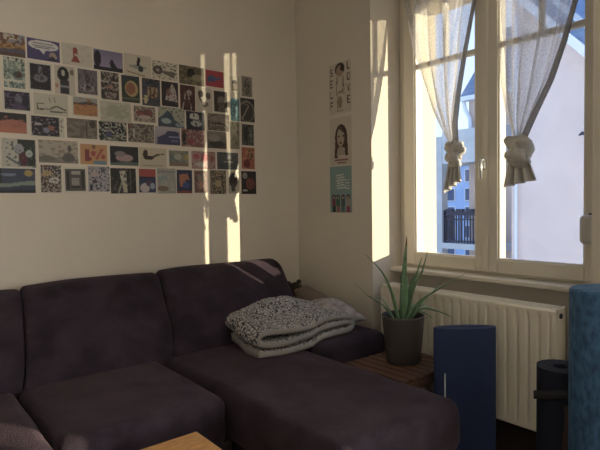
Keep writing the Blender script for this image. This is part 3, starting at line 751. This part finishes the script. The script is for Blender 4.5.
CARDS = [
# x0, x1, top, bottom (photo frame, at the card's middle), border m, operations, label
(-6, 25, 33.5, 56, 0, [('g','8a8fa0','a08a78'),('e',.4,.15,.4,.12,'c4b8a0'),('h',.42,.05,9,'b5803c'),('n',7,.15,'7a5230'),('h',.68,.03,5,'5a5668'),('h',.85,.02,5,'6a4a3a')], 'landscape postcard of orange hills under a grey sky, top left corner of the wall'),
(27, 59.5, 40, 60.5, 0, [('b','4a4078'),('e',.5,.28,.46,.24,'d8d2cc'),('p',[(.3,.4),(.6,.4),(.5,.7)],'d8d2cc'),('l',.2,.2,.8,.22,.02,'55506a'),('l',.15,.3,.85,.33,.02,'55506a'),('l',.25,.4,.7,.42,.02,'55506a'),('e',.78,.75,.12,.2,'a89080'),('p',[(.55,1),(.75,.72),(1,1)],'3a3048')], 'violet cartoon postcard with a big white speech bubble'),
(62, 92, 44.5, 66, 0, [('b','cfc4ae'),('r',.36,.25,.50,.62,'a83a30'),('e',.43,.27,.07,.12,'a83a30'),('p',[(.27,.85),(.36,.6),(.5,.6),(.60,.85)],'a02f2a'),('n',5,.32,'c8bba4')], 'cream postcard with a small red rocket figure'),
(93.5, 122.5, 51, 71, 0, [('g','7a6e92','9a8ab0'),('e',.13,.45,.12,.4,'25202c'),('e',.62,.6,.07,.2,'25202c'),('p',[(.6,.4),(.85,.85),(.55,.8)],'25202c'),('h',.82,.02,8,'221c28')], 'lavender postcard with two dark bird silhouettes'),
(124, 151, 55, 77, 0, [('b','cdbfa6'),('e',.5,.55,.32,.08,'8f988a'),('p',[(.5,.1),(.6,.12),(.56,.52),(.44,.5)],'1f1b1c'),('e',.6,.62,.1,.14,'3a3a40'),('l',.1,.8,.75,.92,.02,'7a5a44')], 'cream postcard of a long-billed bird with a black hat'),
(152, 177, 62, 80, 0, [('b','cfc4ac'),('e',.22,.5,.2,.24,'5a5148'),('n',9,.25,'3f3a36'),('e',.22,.5,.07,.09,'a09888'),('p',[(.38,.5),(.92,.5),(.86,.85),(.4,.62)],'6a6156')], 'cream postcard with a grey engraved fish-like sketch'),
(179, 204, 66.5, 85, 0, [('b','6a5a40'),('n',4,.05,'8a7a58'),('e',.45,.35,.16,.25,'2a241c'),('n',8,.3,'4a5038'),('e',.7,.6,.2,.2,'9a8c6a')], 'brown and green landscape painting postcard, left of the red card'),
(205.5, 223.5, 71, 87, 0, [('b','b8283a'),('e',.35,.5,.22,.2,'3a5a8a'),('r',.35,.4,.85,.55,'4a5a90'),('e',.15,.6,.06,.2,'3a5a8a')], 'bright red postcard with a blue lying figure'),
(229, 239.5, 76.5, 98, 0, [('b','c8bda4'),('e',.5,.3,.25,.14,'4a4036'),('e',.5,.48,.3,.16,'988a74'),('r',.2,.6,.8,.66,'7a6a5a')], 'narrow cream portrait card with a sketched head, top right area'),
(240.8, 252.5, 76, 97.5, .006, [('b','857a6c'),('e',.5,.5,.3,.4,'5f564c'),('n',8,.2,'9a8e7c')], 'grey portrait photo card, topmost at the right edge'),
(3.5, 25, 57.5, 88, 0, [('g','8a9a86','6f8a84'),('r',0,0,1,.12,'c9c4b2'),('r',.2,.02,.28,.1,'2a2a2a'),('r',.55,.02,.63,.12,'2a2a2a'),('r',.8,.04,.88,.12,'2a2a2a'),('n',6,.1,'b8bda8'),('e',.65,.55,.2,.12,'5a3a34'),('r',0,.72,1,.8,'d5d0b8'),('n',9,.35,'3f5a50')], 'green and white seaside postcard with tiny people, second row far left'),
(28, 52.5, 62.5, 91.5, .009, [('b','2b2732'),('e',.5,.35,.12,.28,'6f7280'),('e',.5,.55,.34,.16,'7a7078'),('n',7,.3,'4a4048')], 'dark photo card of a pale misty figure with a white border'),
(54.5, 75, 66, 95, 0, [('b','c9bba6'),('e',.42,.30,.28,.26,'232024'),('e',.42,.25,.1,.1,'b8aea0'),('r',.25,.5,.72,.95,'3a343a'),('r',.25,.66,.72,.74,'8a8088'),('e',.1,.7,.08,.08,'b87868'),('e',.85,.2,.1,.1,'7a7060')], 'portrait card of a black telephone-like figure on cream'),
(76.5, 98.5, 68.5, 95.5, .007, [('b','75656c'),('e',.5,.35,.12,.2,'2f2a30'),('e',.5,.75,.4,.14,'9a8c8c'),('n',6,.15,'5c4e56'),('e',.5,.7,.1,.06,'2f2a30')], 'mauve engraving postcard framed in white'),
(100, 119.5, 71.5, 100.5, .005, [('b','4a3c38'),('n',6,0,'96847a'),('r',0,.32,1,.38,'b8a898'),('r',0,.66,1,.72,'3a2c28'),('e',.5,.55,.2,.1,'a87a6a'),('n',11,.25,'241e1e')], 'crowded brown shop shelf scene postcard'),
(121.5, 139.5, 76, 102.5, 0, [('g','2a3a40','3c4638'),('e',.55,.48,.36,.3,'b89a5a'),('e',.5,.48,.26,.22,'9a5a3c'),('r',0,.84,1,.88,'6a6a5a')], 'dark green postcard with a glowing orange disc'),
(142, 160, 79, 106, 0, [('b','4a4a58'),('p',[(.15,.2),(.5,0),(.85,.2)],'2a3848'),('r',.3,.3,.85,.7,'a88a62'),('r',.42,.35,.5,.7,'7a5a3a'),('r',.62,.35,.7,.7,'7a5a3a'),('e',.2,.78,.14,.16,'c4b088'),('n',9,.3,'2c2620')], 'temple postcard with ochre columns under a blue roof'),
(161, 178.5, 81.5, 107, .003, [('b','33262a'),('p',[(.65,.05),(.85,.3),(.95,.8),(.2,.75),(.3,.5)],'b8a8a2'),('e',.4,.45,.14,.14,'8a5a50'),('n',9,.3,'4a3034')], 'dark postcard of a pale swirling dancer dress'),
(180, 195, 85.5, 110.5, 0, [('b','5a2c28'),('l',.35,.35,.15,.95,.04,'b0a094'),('l',.5,.3,.75,.95,.04,'b0a094'),('e',.6,.28,.2,.1,'b0a094'),('n',7,.3,'3a1c1c')], 'rust red portrait card with thin white diagonal lines'),
(196, 212, 88, 113, 0, [('b','c9bda8'),('e',.3,.25,.18,.14,'4a3a34'),('e',.75,.3,.16,.14,'6a564a'),('l',.2,.4,.5,.75,.04,'3a2e2a'),('e',.55,.65,.22,.1,'7a6a5e')], 'cream card with ink sketched faces, second row'),
(213.5, 227.5, 91, 112.5, .003, [('b','3f362e'),('e',.55,.45,.3,.22,'8a8070'),('r',.3,.55,.75,.95,'6a6050'),('n',8,.3,'1f1a16')], 'dark brown portrait card beside the sunlit streak'),
(230.5, 239.3, 98.5, 121, 0, [('g','3a7a8a','5a9aa4'),('e',.3,.5,.4,.3,'2f6a7a'),('n',8,.3,'78b0b4')], 'narrow teal blue card, third down near the right end'),
(240.3, 254.3, 98.5, 122, 0, [('b','3a3432'),('e',.45,.55,.55,.45,'8a8478'),('e',.45,.57,.48,.40,'45403c'),('l',.1,.9,.6,.3,.03,'a8a298'),('l',.1,.2,.6,.3,.03,'7a746a')], 'dark card with a pale arch and spokes at the right edge'),
(2.5, 31.5, 90, 111.5, .008, [('b','2b2436'),('e',.55,.4,.14,.3,'6a6a80'),('r',.05,.3,.4,.36,'5a5068'),('p',[(.2,1),(.5,.5),(.9,.9),(.8,1)],'4a3a58'),('n',6,.25,'5c4c6c')], 'dark purple night scene card with white border, third row left'),
(33.5, 68, 94, 115.5, 0, [('b','c8bfa6'),('l',.1,.5,.3,.5,.02,'4a443c'),('l',.1,.5,.12,.75,.02,'4a443c'),('l',.12,.75,.45,.72,.025,'4a443c'),('l',.45,.72,.65,.55,.03,'5a5248'),('l',.65,.55,.9,.7,.03,'4a443c'),('l',.5,.82,.92,.8,.035,'6a6156'),('l',.45,.2,.48,.4,.015,'8a8272'),('l',.6,.15,.62,.38,.015,'8a8272')], 'pale card with a thin grey curved creature drawing'),
(72, 98.5, 96.5, 117, .007, [('b','c07c34'),('r',0,0,1,.28,'9a9c98'),('h',.26,.06,6,'5a4e44'),('h',.40,.03,4,'bd7a34'),('n',5,.3,'a86428')], 'golden orange field under grey sky with white border'),
(100, 131, 101.5, 122.5, 0, [('b','b9b39c'),('r',.0,.0,1,.05,'d0c9b4'),('e',.55,.5,.4,.34,'aaa68e'),('n',6,.3,'c6c0aa')], 'faded pale green glossy card, third row centre'),
(132.8, 156, 105.5, 123, .006, [('b','a89484'),('e',.3,.45,.2,.2,'a04a44'),('e',.65,.4,.22,.22,'8f3c3a'),('n',9,.15,'5a4a44'),('e',.5,.7,.3,.14,'b8a494')], 'card with scribbled red figures, third row'),
(158, 184.5, 107.5, 127.5, 0, [('b','a8a690'),('p',[(0,.6),(.2,.4),(.35,.15),(.5,.3),(.6,.6),(.9,.8),(1,1),(0,1)],'3a5262'),('e',.3,.7,.18,.14,'98a8ac'),('e',.8,.85,.16,.1,'8a9aa0'),('n',9,.35,'2a3c48')], 'blue rocky sea shore postcard under a beige sky'),
(186, 204.3, 111.7, 130, 0, [('b','1c2032'),('e',.45,.3,.26,.22,'c8c4b8'),('e',.55,.62,.3,.2,'b0aea8'),('r',.2,.42,.7,.48,'1c2032'),('n',6,.35,'3c4258')], 'navy and white figure card beside the thin sun streak'),
(207.5, 229, 114, 131, 0, [('b','64544a'),('e',.5,.35,.4,.25,'8a7a6c'),('r',.2,.5,.8,.6,'3a302c'),('n',8,.2,'a08c7c')], 'brown-grey street photo card in the third row right'),
(230, 239.3, 122, 149, 0, [('b','8a8068'),('e',.5,.3,.3,.3,'a89c80'),('n',6,.2,'55503e')], 'narrow olive card below the teal one'),
(240.8, 254.5, 123.5, 146.5, .007, [('b','5a5850'),('r',.2,.15,.5,.8,'3a3a34'),('r',.6,.1,.85,.8,'7a7a6c'),('n',8,.2,'2c2c28')], 'small dark photo card with wide white border, fourth at right edge'),
(-3, 26.5, 113, 133, 0, [('b','2c2a2a'),('h',.42,.10,4,'b8654a'),('h',.75,.03,5,'c06a48'),('n',5,.4,'a85a44')], 'salmon pink dune under a black sky, fourth row far left'),
(30.5, 64.5, 116, 137, .004, [('b','2a2430'),('r',.85,0,1,1,'cfc6b0'),('r',.9,.15,.94,.25,'3a3436'),('r',.9,.4,.94,.5,'3a3436'),('r',.9,.65,.94,.75,'3a3436'),('e',.2,.4,.12,.06,'b8a8a0'),('r',.52,.45,.7,.7,'a05a44'),('e',.45,.7,.1,.12,'7a80a0'),('n',10,.35,'8a7a84')], 'dark city night card with letters down its right side'),
(66.8, 97, 119, 138.5, 0, [('b','6f6254'),('n',4,.0,'84766a'),('r',.4,.05,.44,.95,'7a6c60'),('r',.62,.1,.66,.95,'5a4e44'),('e',.85,.25,.1,.2,'4a4038')], 'plain grey-brown misty forest card'),
(98.8, 126.5, 122, 141, 0, [('b','b4ae9e'),('n',9,-.05,'23262a'),('n',6,.25,'6a7060'),('e',.35,.65,.12,.16,'4a4a70'),('e',.1,.85,.08,.12,'1e3a28')], 'busy black and white comic card, fourth row'),
(128, 154, 124, 142.5, 0, [('b','857868'),('n',7,0,'5a4c46'),('r',.2,.3,.26,.8,'c0b4a4'),('n',10,.3,'a89c88'),('r',.0,0,.1,.2,'7a3a30')], 'mottled brown crowd scene card in the fourth row'),
(154.8, 180, 127, 145, 0, [('g','b8a8ac','8a86a0'),('p',[(.1,1),(.1,.6),(.4,.4),(.5,.2),(.95,.25),(1,1)],'3a3a62'),('r',.55,.5,.95,.56,'7a8ab0'),('r',.65,.7,.9,.8,'5a6a98')], 'violet blue house postcard'),
(181.2, 204.3, 129.5, 147, 0, [('b','8a5450'),('n',6,.05,'a88478'),('e',.12,.5,.08,.4,'2a2420'),('e',.4,.7,.14,.16,'a03a3c'),('n',10,.3,'5a3834')], 'reddish patterned card crossed by the thin sun streak, fourth row'),
(207.2, 226.5, 131.5, 148.5, 0, [('g','8a8072','5a5048'),('e',.5,.75,.4,.2,'3c3630'),('e',.35,.4,.3,.2,'9a9082')], 'grey brown card below the street photo'),
(.8, 36.5, 138.5, 168, .004, [('b','bfb9a8'),('p',[(.45,.0),(1,.0),(1,.95),(.5,.95)],'2a3430'),('e',.5,.35,.14,.2,'9a9aa4'),('e',.62,.7,.14,.24,'5a2430'),('l',.15,.65,.5,.9,.04,'6a6e76'),('e',.8,.5,.1,.14,'b0b8b0'),('n',8,.35,'4a5a54')], 'tall white card with dark green block and pale dancer, fifth row left'),
(38.5, 77.8, 140.5, 163, 0, [('b','b4a48f'),('h',.75,.05,9,'7c7468'),('n',7,.15,'8f8474'),('e',.78,.35,.05,.16,'55504a'),('e',.75,.75,.16,.2,'5f5a54'),('e',.2,.8,.2,.12,'6f6a60')], 'wide beige engraving card with distant smoke and statue'),
(80.2, 107, 144.5, 164.5, 0, [('b','cc8e4a'),('r',.18,.25,.32,.85,'8a2a2a'),('r',.32,.65,.42,.8,'8a2a2a'),('e',.48,.45,.09,.14,'b03a34'),('l',.6,.7,.8,.25,.05,'b0443a'),('r',.5,.8,.95,.98,'5a86a0'),('e',.5,.12,.08,.1,'8a5a3a'),('e',.85,.6,.08,.12,'a83a30')], 'orange card with big red letter shapes'),
(110, 138.3, 146.5, 165.5, 0, [('b','2a2830'),('e',.5,.6,.3,.2,'b08a8a'),('e',.35,.4,.2,.14,'8a7a80'),('h',.82,.03,6,'5a6a64')], 'dark card with a pink reclining shape, fifth row'),
(139.3, 166.5, 148, 168, 0, [('b','cbbd9c'),('e',.22,.34,.09,.24,'3a1e14'),('l',.24,.5,.42,.5,.09,'2f1812'),('l',.42,.5,.66,.34,.05,'3a2018'),('l',.66,.34,.9,.28,.025,'3a2018'),('r',.1,.86,.85,.9,'8f7c60')], 'cream card with a dark brown ladle-like shape'),
(168.3, 189, 150, 167, .005, [('b','8a8a70'),('n',5,.05,'6a7470'),('e',.45,.4,.2,.2,'a8a890'),('e',.9,.4,.1,.2,'b89a3a'),('h',.8,.02,4,'8a6a54')], 'small greenish still life card with white border'),
(191.5, 215.3, 151.5, 169, 0, [('b','b08880'),('e',.2,.3,.14,.16,'c04a54'),('e',.55,.35,.16,.2,'b0404a'),('e',.85,.4,.1,.2,'a05a3c'),('e',.35,.75,.2,.16,'c8b8b0'),('n',8,.3,'8a4a4a')], 'pink floral card crossed by the sun streak, fifth row'),
(217, 238, 152.5, 169.5, 0, [('g','5c5c54','4a4e54'),('e',.5,.3,.16,.14,'8a8a84'),('r',.3,.52,.75,.58,'9a9a90'),('n',6,.35,'3a4048')], 'slate grey harbour card in the fifth row'),
(241.5, 254.5, 147.5, 169, 0, [('b','b0543a'),('e',.7,.3,.2,.3,'6a5030'),('n',7,.15,'c8804a'),('e',.4,.75,.25,.2,'7a2a20')], 'orange red card, second from the bottom at the right edge'),
(-3, 35.3, 168.5, 193, 0, [('b','3a4660'),('r',0,0,.12,1,'23282c'),('e',.82,.18,.11,.13,'b89a44'),('h',.55,.06,4,'7f9084'),('h',.72,.04,5,'2c3a58'),('h',.88,.02,6,'1f2630'),('e',.3,.25,.2,.06,'6f80a0')], 'blue evening landscape with a yellow moon, bottom row far left'),
(40, 62, 164.5, 193.2, .004, [('b','5a4038'),('r',.55,0,1,.4,'2c3444'),('p',[(.1,.2),(.5,.25),(.75,.42),(.1,.42)],'c89a34'),('n',9,.05,'b0a090'),('e',.65,.55,.25,.12,'c8c0b4'),('n',12,.3,'2a1c1c')], 'portrait card with a yellow awning over a busy terrace'),
(63.5, 87, 167.5, 192.5, .008, [('b','57504a'),('r',.3,.1,.75,.26,'a8a298'),('r',.3,.4,.7,.75,'928c84'),('r',.08,.1,.2,.9,'2c2824'),('r',.8,.1,.92,.9,'2c2824'),('r',.28,.78,.72,.85,'2c2824')], 'sepia photo card of a hallway with wide white border'),
(88, 109.6, 166.5, 191.5, 0, [('b','a8a0a8'),('e',.7,.15,.12,.1,'6a6470'),('e',.3,.6,.12,.08,'4a4854'),('r',.08,.72,.2,.95,'2c2a34'),('n',12,.22,'3c3a48'),('e',.3,.3,.2,.1,'b89c98')], 'pale lavender comic strip card in the bottom row'),
(110.5, 136, 168.3, 193.5, 0, [('b','2c2e2a'),('p',[(.35,.1),(.6,.1),(.65,.95),(.5,.95)],'b4ae8c'),('e',.5,.3,.12,.2,'c4bea4'),('l',.45,.5,.3,.95,.03,'9a9a84'),('n',7,.35,'5a4a58'),('r',.75,.05,.8,.9,'5a5a48')], 'dark green card with a pale standing figure'),
(138.3, 156.3, 168.3, 193.2, .004, [('b','2c3a60'),('r',0,0,1,.34,'b0392f'),('e',.35,.8,.28,.2,'c4b4b4'),('e',.6,.6,.2,.14,'5a3a58'),('e',.8,.72,.14,.14,'98a4c0'),('r',0,.34,1,.38,'1c2440')], 'red topped blue poster card with white border, bottom row'),
(157.3, 175.7, 168.5, 193.5, 0, [('b','a09c90'),('e',.3,.4,.25,.2,'8a9aa0'),('n',4,.1,'b0a898'),('e',.3,.8,.3,.1,'7f6a4a'),('r',0,.1,1,.16,'8a8a90')], 'hazy blue-grey and beige painting card, bottom row'),
(176.7, 192, 170, 193.3, 0, [('b','1e2c54'),('p',[(.15,.2),(.7,.15),(.85,.45),(.6,.4),(.5,.75),(.2,.7)],'b8683a'),('e',.6,.65,.24,.14,'2a4a8a'),('h',.9,.02,6,'8a3a2c')], 'deep blue card with orange shapes'),
(193.8, 208.6, 170.3, 193.2, .003, [('b','7c5a4c'),('e',.5,.3,.3,.2,'8f7c70'),('e',.4,.65,.25,.2,'b07a68'),('n',8,.25,'4a342c')], 'pinkish brown figure card lit by the thin streak, bottom row'),
(210, 226, 170.3, 194, 0, [('b','5a4c38'),('n',12,0,'a89470'),('n',9,.25,'2c241c'),('e',.5,.55,.2,.14,'b09a6a')], 'small mosaic patterned gold and brown card'),
(228, 239.6, 171, 194, .003, [('b','b4ab94'),('e',.45,.4,.4,.34,'332c28'),('r',.25,.55,.6,.9,'4a403a')], 'card with a dark head silhouette next to the broad sun streak'),
(241.3, 256, 171.3, 194, 0, [('b','2c2424'),('e',.25,.2,.16,.14,'98948c'),('e',.6,.55,.3,.25,'7c3c34'),('r',.1,.8,.4,.88,'b8b4ac'),('n',7,.35,'4a3030')], 'dark red and black card at the bottom right corner'),
]
for i, (x0, x1, t, b, bd, ops, lab) in enumerate(CARDS):
    xm = (x0 + x1) / 2
    xa = wall_point(x0, (t + b) / 2, 1).x; xb = wall_point(x1, (t + b) / 2, 1).x
    zt = wall_point(xm, t, 1).z; zb = wall_point(xm, b, 1).z
    rot = math.radians(random.Random(i).uniform(-.5, .5)); cx, cz = (xa + xb) / 2, (zt + zb) / 2; w_, h_ = xb - xa, zt - zb
    def fn(s, t_, d, cx=cx, cz=cz, w_=w_, h_=h_, rot=rot):
        a, c = s - w_ / 2, h_ / 2 - t_
        return (cx + a * math.cos(rot) - c * math.sin(rot), -d, cz + a * math.sin(rot) + c * math.cos(rot))
    o = card('postcard', fn, w_, h_, bd, ops, i + 1, 38)
    tag(o, lab, 'postcard', 'postcards stuck in rows on the wall above the sofa')

# ------------------------------------------------------------------ drawings on the window wall
def stroke(letter, x, y, s, c, wd=.013):
    G = {'S': [(1,0,0,.1),(0,.1,0,.45),(0,.45,1,.55),(1,.55,1,.9),(1,.9,0,1)], 'E': [(0,0,0,1),(0,0,1,0),(0,.5,.8,.5),(0,1,1,1)],
         'L': [(0,0,0,1),(0,1,1,1)], 'F': [(0,0,0,1),(0,0,1,0),(0,.5,.8,.5)], 'O': [(0,0,1,0),(1,0,1,1),(1,1,0,1),(0,1,0,0)], 'V': [(0,0,.5,1),(.5,1,1,0)]}[letter]
    return [('l', x + a * s * .75, y + b * s, x + p * s * .75, y + q * s, wd, c) for a, b, p, q in G]
br = '4c3428'
ops1 = [('b', 'd6c8b0')]
for k, ch in enumerate('SELF'): ops1 += stroke(ch, .07, .10 + .22 * k, .13, br)
for k, ch in enumerate('LOVE'): ops1 += stroke(ch, .84, .03 + .22 * k, .13, br)
ops1 += [('e',.5,.13,.22,.12,'4a3026'),('e',.5,.17,.16,.11,'b09078'),('e',.62,.12,.1,.06,'3c261e'),('l',.36,.28,.33,.62,.012,br),('l',.66,.28,.68,.62,.012,br),('l',.4,.3,.38,.95,.008,'7a6450'),('l',.62,.3,.63,.95,.008,'7a6450'),
         ('l',.42,.6,.48,.57,.012,br),('l',.48,.57,.53,.6,.012,br),('l',.53,.6,.62,.55,.012,br),('e',.5,.78,.1,.12,'9c8a5c'),('l',.36,.95,.64,.95,.008,'7a6450')]
ops2 = [('b','d8c8b2'),('e',.52,.42,.28,.27,'4c352a'),('p',[(.26,.4),(.40,.4),(.36,.86),(.20,.84)],'553c30'),('p',[(.66,.4),(.80,.4),(.84,.80),(.70,.82)],'5a4234'),('e',.5,.42,.17,.20,'c0aa92'),
        ('e',.42,.40,.05,.02,'2a201c'),('e',.62,.40,.05,.02,'2a201c'),('e',.5,.54,.055,.025,'6a1e1c'),('l',.52,.42,.52,.48,.008,'8a6a56'),('p',[(.38,.62),(.62,.62),(.72,.80),(.30,.80)],'b8a48e'),
        ('l',.45,.22,.62,.30,.03,'6a4c3c'),('r',.22,.88,.82,.92,'a06a60'),('r',.34,.945,.74,.965,'8a5a54')]
ops3 = [('b','84a8a6')]
for k in range(6): ops3.append(('l', .3 + .04 * (k % 2), .20 + .055 * k, .62 + .05 * ((k * 7) % 3), .18 + .055 * k, 0.013, 'e0e2d6'))
for k in range(4): ops3.append(('l', .70, .30 + .06 * k, .90, .30 + .06 * k, .010, 'd0d6cc'))
for k, (x, c1, c2) in enumerate(((.18,'8a3a44','2c3a3a'),(.38,'3a6a50','b05a54'),(.60,'4a5a64','5a6a70'),(.84,'a89888','9a2e58'))):
    ops3 += [('e', x, .66, .085, .05, ['221c1c','2c3c34','2a2426','3a2a24'][k]), ('e', x, .675, .05, .035, 'b08a72'), ('r', x - .09, .71, x + .09, .86, c1), ('r', x - .08, .86, x + .08, .99, c2)]
for i, (ya, yb, za, zb, ops, lab) in enumerate(((-.34, -.540, 2.055, 1.735, ops1, 'drawing of a slim figure with brown letters down both sides, beside the window'),
                                              (-.343, -.540, 1.712, 1.410, ops2, 'drawing of a long-haired woman with dark red lips, middle of three on the window wall'),
                                              (-.337, -.536, 1.402, 1.108, ops3, 'teal poster with white text above four small people, lowest of three on the window wall'))):
    def fn(s, t_, d, ya=ya, za=za): return (-d, ya - s, za - t_)
    o = card('wall_drawing', fn, ya - yb, za - zb, 0, ops, 50 + i, 76, 'd6c8b0')
    tag(o, lab, 'poster', 'drawings stuck on the wall left of the window')

# ------------------------------------------------------------------ outside
tag(obj('street', B(.6, 60, -30, 45, -6.1, -6), 'asphalt', None, False), kind='structure')
root = empty('gabled_house', (8, 0, -6), 'pale pink rendered house gable filling the right window pane', 'house')
gx = 6.0
gab = [(1.66, -6), (1.66, 4.75), (1.3, 4.17), (-1.8, .80), (-3.5, -1.05), (-3.5, -6)]
gab = [(1.66, -6), (1.66, 4.60), (-2.2, .39), (-6.0, -1.8), (-6.0, -6)]
obj('gable_wall', prism(gab, 0, gx, gx + 5.5), 'pinkwall', root, False)
sl = Vector((-1, -1.09)).normalized(); nn = Vector((-sl.y, sl.x)) * -1
def strip(x0, x1, p, q, t0, t1):
    d = (Vector(q) - Vector(p)).normalized(); n_ = Vector((d.y, -d.x)); n_ = n_ if n_.y > 0 else -n_
    P = [Vector(p) + n_ * t0, Vector(q) + n_ * t0, Vector(q) + n_ * t1, Vector(p) + n_ * t1]
    return prism([tuple(a) for a in P], 0, x0, x1)
obj('bargeboard', strip(gx - .18, gx, (1.75, 4.70), (-2.3, .28), -.02, .10), 'fascia', root, False)['label'] = 'white bargeboard'
obj('roof', strip(gx - .12, gx + 5.5, (1.75, 4.70), (-2.3, .28), .10, .26), 'slate', root, False)
# plinth mouldings that read as faint lighter bands
for y in (.95,): obj('downpipe', tube(bmesh.new(), [(gx - .06, 1.55, -6), (gx - .06, 1.55, 4.2)], .022), 'fascia', root)
root = empty('slate_roofed_house', (14, 0, -6), 'taller house with a blue slate roof behind the pink gable', 'house')
obj('wall', B(13, 20, -8, 4.4, -6, 4.6), 'pinkwall', root, False)
obj('roof', prism([(12.6, 4.6), (16.5, 11), (20.4, 4.6)], 1, -8, 4.6), 'slate', root, False)
# apartment block with balcony
root = empty('balcony_house', (14, 6, -6), 'salmon block with a dark railed balcony seen through the left pane', 'house')
bx = 12
obj('pier_wall', B(bx, bx + 7, 4.75, 6.30, -6, 4.25), 'pinkpier', root, False)
obj('balcony_slab', B(bx - 1.0, bx + .6, 4.75, 6.62, -.27, -.10), 'paleconc', root, False)
bm = bmesh.new(); fx = bx - .95
box(bm, fx, fx + .05, 4.78, 6.55, .74, .86); box(bm, fx, fx + .05, 4.78, 6.55, -.06, -.01); box(bm, fx, fx + .05, 4.78, 6.55, .60, .64)
for i in range(19): y = 4.80 + i * .095; box(bm, fx + .01, fx + .04, y, y + .035, -.1, .8)
for i in range(8): x = fx + i * .12; box(bm, x, x + .03, 6.52, 6.55, -.1, .8)
box(bm, fx, bx, 6.50, 6.55, .74, .86); box(bm, fx, fx + .07, 6.50, 6.58, -.1, .9)
for i in range(5): box(bm, fx - .02, fx + .10, 4.85 + i * .35, 5.08 + i * .35, .84, .93)
obj('railing', bm, 'rail', root, False)['label'] = 'dark balcony railing'
obj('upper_parapet', B(bx - .9, bx + .4, 4.7, 6.65, 2.30, 3.28), 'paleconc', root, False)
obj('post', B(bx - .5, bx - .2, 6.95, 7.28, -6, 3.2), 'paleconc', root, False)
obj('gutter', B(bx - .25, bx, 4.75, 6.45, 4.25, 4.38), 'fascia', root, False)
obj('roof', prism([(6.5, 4.38), (5.2, 6.1), (4.75, 6.1), (4.75, 4.38)], 0, bx - .2, bx + 6), 'slate', root, False)
obj('downpipe', tube(bmesh.new(), [(bx - .15, 6.40, 4.3), (bx - .12, 6.36, 4.0), (bx - .12, 6.2, 3.7), (bx - .12, 6.15, 3.2)], .06), 'fascia', root)
root = empty('shade_blue_house', (22, 11, -6), 'pale rendered apartment house beyond the balcony, coloured blue for shade', 'house')
obj('wall', B(20, 28, 7.5, 13.6, -6, 3.0), 'shadeblue', root, False)
obj('roof', prism([(19.7, 3.0), (24, 4.6), (28.3, 3.0)], 1, 7.4, 13.9), 'slate', root, False)
for zc_ in (-4.0, -3.07, -2.14, -1.24, -.32, .60, 1.50, 2.42):
    for yc in (9.6, 11.35, 12.45):
        f = obj('window', B(19.95, 20.05, yc - .28, yc + .28, zc_ - .34, zc_ + .30), 'fascia', root, False)
        obj('pane', B(19.93, 19.96, yc - .23, yc + .23, zc_ - .30, zc_ + .26), 'extwin', f, False)
tag(obj('wall_fitting', tube(bmesh.new(), [(5.99, .46, 2.12), (5.9, .46, 2.14), (5.86, .48, 2.15), (5.85, .53, 2.12)], [.012, .018, .028, .008]), 'rail'), 'tiny dark metal fitting on the pale pink gable outside', 'fitting')
